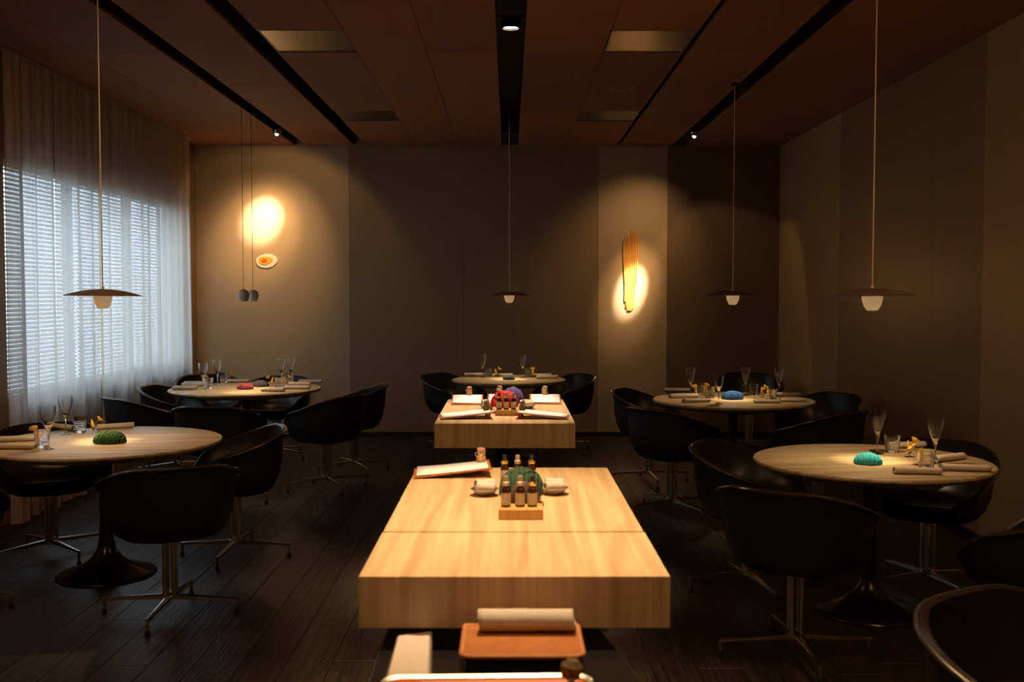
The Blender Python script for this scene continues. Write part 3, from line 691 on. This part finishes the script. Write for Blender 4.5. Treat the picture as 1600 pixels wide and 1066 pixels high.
def make_cork(dark=False):
    t = thing('cork', (0, 0, 0), 0, None, 'cork'); m = M['cork_dark'] if dark else M['cork']
    MB().lathe([(0, .0), (.0155, 0), (.0175, .004), (.0175, .018), (.0135, .026), (.0125, .030), (.0150, .036), (.0155, .046), (.012, .0505), (0, .052)], 18).build('cork_body', m, t)
    mb = MB(); mb.tube([(.0150*math.cos(2*PI*i/16), .0150*math.sin(2*PI*i/16), .028) for i in range(16)], .0011, 4, closed=True)
    for q in range(4):
        a = q*PI/2+.4; mb.tube([(r*math.cos(a), r*math.sin(a), z) for r, z in ((.015, .028), (.017, .036), (.0168, .047), (.008, .0525), (0, .0535))], .0010, 4)
    mb.tube([(-.017-.009*math.sin(PI*i/8), .004*math.cos(PI*i/8), .034-.016*i/8+.004*math.sin(PI*i/8)) for i in range(9)], .0012, 4)
    mb.build('wire_cage', M['silver'], t); return t
cork = Kind(make_cork); corkd = Kind(lambda: make_cork(True))
def make_board():
    t = thing('menu_board', (0, 0, 0), 0, None, 'menu')     # clip end at +x, raised
    L_, W_, al = .275, .185, math.asin(.030/.275); T = Matrix.Translation((-L_/2, 0, .0005)) @ Matrix.Rotation(-al, 4, 'Y')
    MB().box((0, -W_/2, 0), (L_, W_/2, .005), T).build('board', M['tan'], t, bevel=.001)
    P = []
    for i in range(9):
        u = i/8; P.append([(.012+u*(L_-.022), s*(W_/2-.008), .0062+.006*(1-u)**3*(1 if s > 0 else .4)) for s in (-1, 1)])
    MB().grid(P, T).build('paper', M['paper'], t, solid=.0006)
    MB().box((-.012, -.03, 0), (.012, .03, .024), Matrix.Translation((L_/2-.022, 0, .0008))).build('prop_block', M['cork'], t, bevel=.002)
    return t
board = Kind(make_board)
def on_slab(px, py, z=ST): p = pz(px, py, z); return Vector((p.x, p.y, z+.0003))
def place_board(p, rz, lab, clab, dark, cx, cy):
    board(p, rz, lab, 'menus on tan boards'); d = Matrix.Rotation(rz, 3, 'Z') @ Vector((cx, cy, 0)); al = math.asin(.030/.275)
    zt = .0075+(cx+.1375)*math.tan(al)
    (corkd if dark else cork)((p[0]+d.x, p[1]+d.y, p[2]+zt), .6, clab, 'wired corks holding the menus')
p = on_slab(707, 741); place_board((p.x, p.y, p.z), math.radians(4), 'menu on a tan board on the foreground service table', 'orange wired cork on the foreground menu', False, .105, .055)
p = on_slab(726, 654); place_board((p.x+.005, p.y+.04, p.z), math.radians(6), 'menu on a tan board, front left corner of the second service table', 'dark wired cork on the front left menu of the second service table', True, .110, .03)
p = on_slab(850, 654); place_board((p.x-.005, p.y+.04, p.z), PI-math.radians(6), 'menu on a tan board, front right corner of the second service table', 'dark wired cork on the front right menu of the second service table', True, .110, -.03)
p = on_slab(729, 633); place_board((p.x, p.y+.12, p.z), PI/2+.02, 'menu on a tan board, back left corner of the second service table', 'orange wired cork on the back left menu of the second service table', False, .115, -.01)
p = on_slab(853, 632); place_board((p.x, p.y+.12, p.z), PI/2-.02, 'menu on a tan board, back right corner of the second service table', 'orange wired cork on the back right menu of the second service table', False, .115, 0)
place_board((-.035, FY1-.16, ST+.0003), PI/2, 'menu on a tan board half hidden behind the red yarn', 'orange wired cork standing behind the red yarn', False, .110, .02)

def make_bottle(cap='cap_pale', collar='cap_pale'):
    t = thing('tincture_bottle', (0, 0, 0), 0, None, 'bottle')
    MB().lathe([(0, 0), (.0125, 0), (.0140, .0015), (.0140, .046), (.0125, .052), (.0080, .057), (.0070, .060), (.0070, .064), (0, .064)], 24).build('bottle_body', M['amber'], t)
    MB().lathe([(.01425, .006), (.01425, .040)], 24).build('label', M['label'], t)
    MB().lathe([(0, .060), (.0088, .060), (.0110, .064), (.0105, .070), (.0075, .072), (0, .072)], 20).build('collar', M[collar], t)
    MB().lathe([(0, .071), (.0068, .071), (.0068, .086), (.0060, .088), (0, .0885)], 18).build('cap', M[cap], t)
    return t
bot_p = Kind(make_bottle); bot_d = Kind(lambda: make_bottle('cap_dark', 'gold'))
def rack(cx, y0, y1, label, place):
    t = thing('bottle_block', (cx, (y0+y1)/2, ST+.0003), 0, label, 'stand', 'wooden bottle blocks'); h = (y1-y0)/2
    MB().box((-.064, -h, 0), (.064, h, .030)).build('block', M['box_wood'], t, bevel=.0015)
    MB().box((-.050, -h+.02, .030), (.050, -h+.055, .0312)).build('front_ledge', M['box_wood'], t, smooth=False)
    for dx, k, cap, lab in place:
        yy = y0+.040 if k == 0 else y1-.04
        (bot_p if cap else bot_d)((cx+dx, yy, ST+.0003+(.0315 if k == 0 else .0303)), 0, lab, 'small tincture bottles')
n1 = 'on the foreground service table'
q = pz(814, 813, ST)
rack(q.x, q.y, q.y+.47, 'wooden block carrying bottles and green yarn '+n1, [(-.043, 0, 1, 'pale capped amber bottle, front row left '+n1), (-.002, 0, 1, 'pale capped amber bottle, front row middle '+n1), (.033, 0, 0, 'dark capped amber bottle with gold collar, front row right '+n1),
   (-.048, 1, 0, 'dark capped bottle, back row left '+n1), (-.006, 1, 1, 'pale capped bottle, back row middle '+n1), (.040, 1, 0, 'dark capped bottle, back row right '+n1)])
yarn('forest', (q.x+.004, q.y+.222, ST+.0306), .064, .085, .082, 'forest green yarn skein over the foreground bottle block', seed=11, th=.0042)
yarn('brown', (q.x+.012, q.y+.100, ST+.0306), .040, .022, .060, 'dark brown yarn hank in front of the forest green skein', seed=12, th=.0042, tail=True)
n2 = 'on the second service table'
q2 = pz(792.5, 650, ST)
rack(q2.x, q2.y, q2.y+.50, 'wooden block carrying bottles and red yarn '+n2, [(-.043, 0, 0, 'dark capped amber bottle, front row left '+n2), (-.005, 0, 1, 'pale capped amber bottle, front row middle '+n2), (.034, 0, 1, 'pale capped amber bottle, front row right '+n2),
   (-.050, 1, 1, 'pale capped bottle, back row left '+n2), (.038, 1, 0, 'dark capped bottle, back row right '+n2)])
yarn('red', (q2.x-.015, q2.y+.17, ST+.0306), .070, .075, .088, 'bright red yarn skein on the second service table', seed=13, th=.0042)
yarn('violet', (q2.x+.030, q2.y+.33, ST+.0306), .058, .062, .092, 'violet blue yarn skein behind the red one', seed=14, th=.0042)
# small metal dishes with rolled white towels beside the blocks
def make_dish():
    t = thing('metal_dish', (0, 0, 0), 0, None, 'dish')
    MB().lathe([(0, 0), (.022, 0), (.034, .010), (.044, .022), (.046, .022), (.036, .008), (.024, -.0), (0, .002)][:5]+[(.0425, .0225), (.033, .0125), (.021, .003), (0, .003)], 28).build('dish_body', M['silver'], t)
    return t
def make_towel():
    t = make_napkin(.032, .030, .060, 2.0, 'white_linen', 5); t.name = 'rolled_towel'; t['category'] = 'towel'; return t
dish, towel = Kind(make_dish), Kind(make_towel)
for (cx, cy, side, lab) in ((q.x-.112, q.y+.36, 'left', n1), (q.x+.112, q.y+.38, 'right', n1), (q2.x-.113, q2.y+.32, 'left', n2), (q2.x+.115, q2.y+.33, 'right', n2)):
    dish((cx, cy, ST+.0003), 0, 'small metal dish %s of the bottle block %s' % (side, lab), 'metal towel dishes')
    s = -1 if side == 'left' else 1
    towel((cx-s*.004, cy-.016, ST+.0135), .25*s, 'front white towel in the dish %s of the bottle block %s' % (side, lab), 'rolled white towels')
    towel((cx, cy+.016, ST+.0185), -.2*s, 'rear white towel in the dish %s of the bottle block %s' % (side, lab), 'rolled white towels')

# ------------------------------------------------------------------ foreground serving trolley
CZ = .745
tl_ = pz(603, 986, CZ); tr_ = pz(941, 986, CZ); bl_ = pz(575, 1066, CZ); br_ = pz(1006, 1066, CZ)
t = thing('serving_trolley', (0, 2.0, 0), 0, 'black serving trolley against the foreground table', 'trolley')
y0, y1 = 1.50, 2.44
def ex(p, q_, y): return p.x+(q_.x-p.x)*(y-p.y)/(q_.y-p.y)
xa1, xb1, xa0, xb0 = ex(tl_, bl_, y1), ex(tr_, br_, y1), ex(tl_, bl_, y0), ex(tr_, br_, y0)
def trap(mb, z0, z1, ins=0):
    v = [(xa0+ins, y0-2+ins, z0), (xb0-ins, y0-2+ins, z0), (xb1-ins, y1-2-ins, z0), (xa1+ins, y1-2-ins, z0)]; v += [(p[0], p[1], z1) for p in v]
    return mb.add(v, [(3, 2, 1, 0), (4, 5, 6, 7), (0, 1, 5, 4), (1, 2, 6, 5), (2, 3, 7, 6), (3, 0, 4, 7)])
trap(MB(), CZ-.03, CZ-.004).build('shelf_top', M['gloss_black'], t, bevel=.002)
for (xA, xB) in ((xa0, xa1), (xb0, xb1)): MB().tube([(xA, y0-2, CZ-.0085), (xB, y1-2, CZ-.0085)], .0035, 6).build('metal_edge', M['chrome'], t)
for (x, y) in ((xa0+.03, y0-2+.03), (xb0-.03, y0-2+.03), (xa1+.03, y1-2-.03), (xb1-.03, y1-2-.03)): MB().tube([(x, y, .035), (x, y, CZ-.03)], .012, 10).lathe([(0, .036), (.02, .036), (.02, 0), (0, 0)], 12, Matrix.Translation((x, y, 0))).build('leg', M['gloss_black'], t)
trap(MB(), .25, .27, .02).build('lower_shelf', M['gloss_black'], t)
# low black box under the leather mat
PT = .805
pa = pz(724, 974, PT); pb = pz(905, 974, PT); pc = pz(722, 1026, PT); pd = pz(915, 1024, PT)
cx = (pa.x+pb.x)/2; yb = min(pa.y, NY0-.006); yf = pc.y
o = MB().box((-.118, -.1, 0), (.118, (yb-yf)/2, PT-.008-CZ+.003)).build('riser_box', M['gloss_black'], bevel=.003, loc=(cx, (yf+yb)/2, CZ-.0035)); tag(o, 'low black box carrying the tan leather mat', 'box')
t = thing('leather_mat', (cx, (yf+yb)/2, PT-.0065), 0, 'tan leather mat with stitched border and rounded front corners', 'mat')
hx = .131; hy = (yb-yf)/2; pts = []
for (sx, sy, r) in ((1, 1, .012), (-1, 1, .012), (-1, -1, .028), (1, -1, .028)):
    a0 = {(1, 1): 0, (-1, 1): 90, (-1, -1): 180, (1, -1): 270}[(sx, sy)]
    for i in range(7):
        an = math.radians(a0+15*i); pts.append((sx*(hx-r)+r*math.cos(an), sy*(hy-r)+r*math.sin(an)))
n = len(pts); vs = [(x, y, z) for z in (0, .0065) for x, y in pts]
MB().add(vs, [tuple(range(n-1, -1, -1)), tuple(range(n, 2*n))]+[(i, (i+1) % n, n+(i+1) % n, n+i) for i in range(n)]).build('mat_body', M['tan'], t, bevel=.0015)
sp = [(x*.95, y*.94, .0068) for x, y in pts]; mb = MB().tube(sp, .0007, 4, closed=True); mb.tube([(-hx*.95, hy*.62, .0068), (hx*.95, hy*.62, .0068)], .0007, 4); mb.build('stitching', M['stitch'], t)
t = make_napkin(.060, .048, .208, 2.0, 'white_linen', 9); t.location = (cx+.012, yb-.052, PT+.0002); tag(t, 'rolled white napkin lying on the tan leather mat', 'napkin')
# folded napkins at the left
def folded(pts2, z, th, layers, label, name='folded_napkin'):
    c = sum((Vector(p) for p in pts2), Vector((0, 0)))/len(pts2); t = thing(name, (c.x, c.y, z), 0, label, 'napkin')
    for L_i in range(layers):
        z0 = L_i*th; s = 1-.02*L_i; P = []
        A, B, D, E = [Vector(p)-c for p in pts2]
        n = 12
        for j in range(n+1):
            v = j/n; row = []
            for i in range(n+1):
                u = i/n; p = (A*(1-u)+B*u)*(1-v)+(E*(1-u)+D*u)*v; p = p*s
                e_ = min(u, 1-u, v, 1-v); row.append((p.x, p.y, z0+th*.85*min(1, e_*9+.25)+.0025*noise.noise(Vector((u*3, v*3, L_i*2)))+.001))
            P.append(row)
        MB().grid(P).build('cloth_layer', M['white_linen'], t, solid=.006, soff=-1)
    return t
tray_y = (pz(600, 1060, .79).y+pz(925, 1048, .79).y)/2
z = CZ-.0035
A = pz(598, 1062, z); B = pz(680, 1062, z); D = pz(676, 1000, z); E_ = pz(620, 1008, z)
folded([(A.x+.01, tray_y+.012), (B.x, tray_y+.012), (D.x, D.y), (E_.x, E_.y)], z, .016, 2, 'stack of folded white napkins on the black trolley at the left')
# tray with orange lining
TZ2 = .768
a = pz(600, 1060, TZ2+.022); b = pz(925, 1048, TZ2+.022)
tcx = (a.x+b.x)/2; thw = (b.x-a.x)/2; tyb = (a.y+b.y)/2
t = thing('serving_tray', (tcx, tyb-.16, CZ-.0035), math.radians(1.5), 'silver rimmed tray with orange lining at the bottom edge', 'tray')
mb = MB(); P = []
def rr(hx, hy, r, z):
    out = []
    for (sx, sy, a0) in ((1, 1, 0), (-1, 1, 90), (-1, -1, 180), (1, -1, 270)):
        for i in range(6): an = math.radians(a0+18*i); out.append((sx*(hx-r)+r*math.cos(an), sy*(hy-r)+r*math.sin(an), z))
    return out+[out[0]]
TH = TZ2+.022-CZ+.0035
mb.grid([rr(thw-.03, .13, .02, 0), rr(thw-.012, .148, .03, 0.006), rr(thw-.008, .152, .03, TH-.004), rr(thw, .16, .035, TH), rr(thw-.001, .159, .034, TH-.003)])
mb.add(rr(thw-.03, .13, .02, 0)[:-1], [tuple(range(24))]); mb.build('tray_body', M['silver'], t, solid=.0015)
mb = MB().grid([rr(.01, .01, .004, .030), rr(thw-.03, .13, .02, .030), rr(thw-.0105, .1500, .028, TH-.006)]).build('orange_lining', M['orange'], t)
P = [[(-thw+.02+u*.16, .1+.035*v, .036+.012*(1-u)*v+.004*math.sin(u*9)) for v in (0, .5, 1)] for u in [i/8 for i in range(9)]]
MB().grid(P).build('lining_flap', M['orange'], t, solid=.002)
MB().box((-thw+.14, .070, .034), (thw-.05, .118, .041)).build('orange_card', M['orange'], t, bevel=.002)
# utensil with mustard head leaning on the tray
p = pz(893, 1046, .825)
t = thing('serving_brush', (p.x, p.y, .825), 0, 'steel handled utensil with a mustard coloured head, bottom edge', 'utensil')
pr = [(0, .020)]+[(.021*math.sin(PI*i/8)**.7*(1+.12*math.sin(i*2.3)), .020*math.cos(PI*i/8)) for i in range(1, 8)]+[(0, -.02)]
MB().lathe(pr, 18, Matrix.Rotation(.15, 4, 'Y')).build('head', M['cork_dark'], t)
MB().tube([(0, 0, -.012), (-.006, -.05, -.028), (-.016, -.13, -.040)], [.008, .006, .005], 10).build('handle', M['silver'], t)
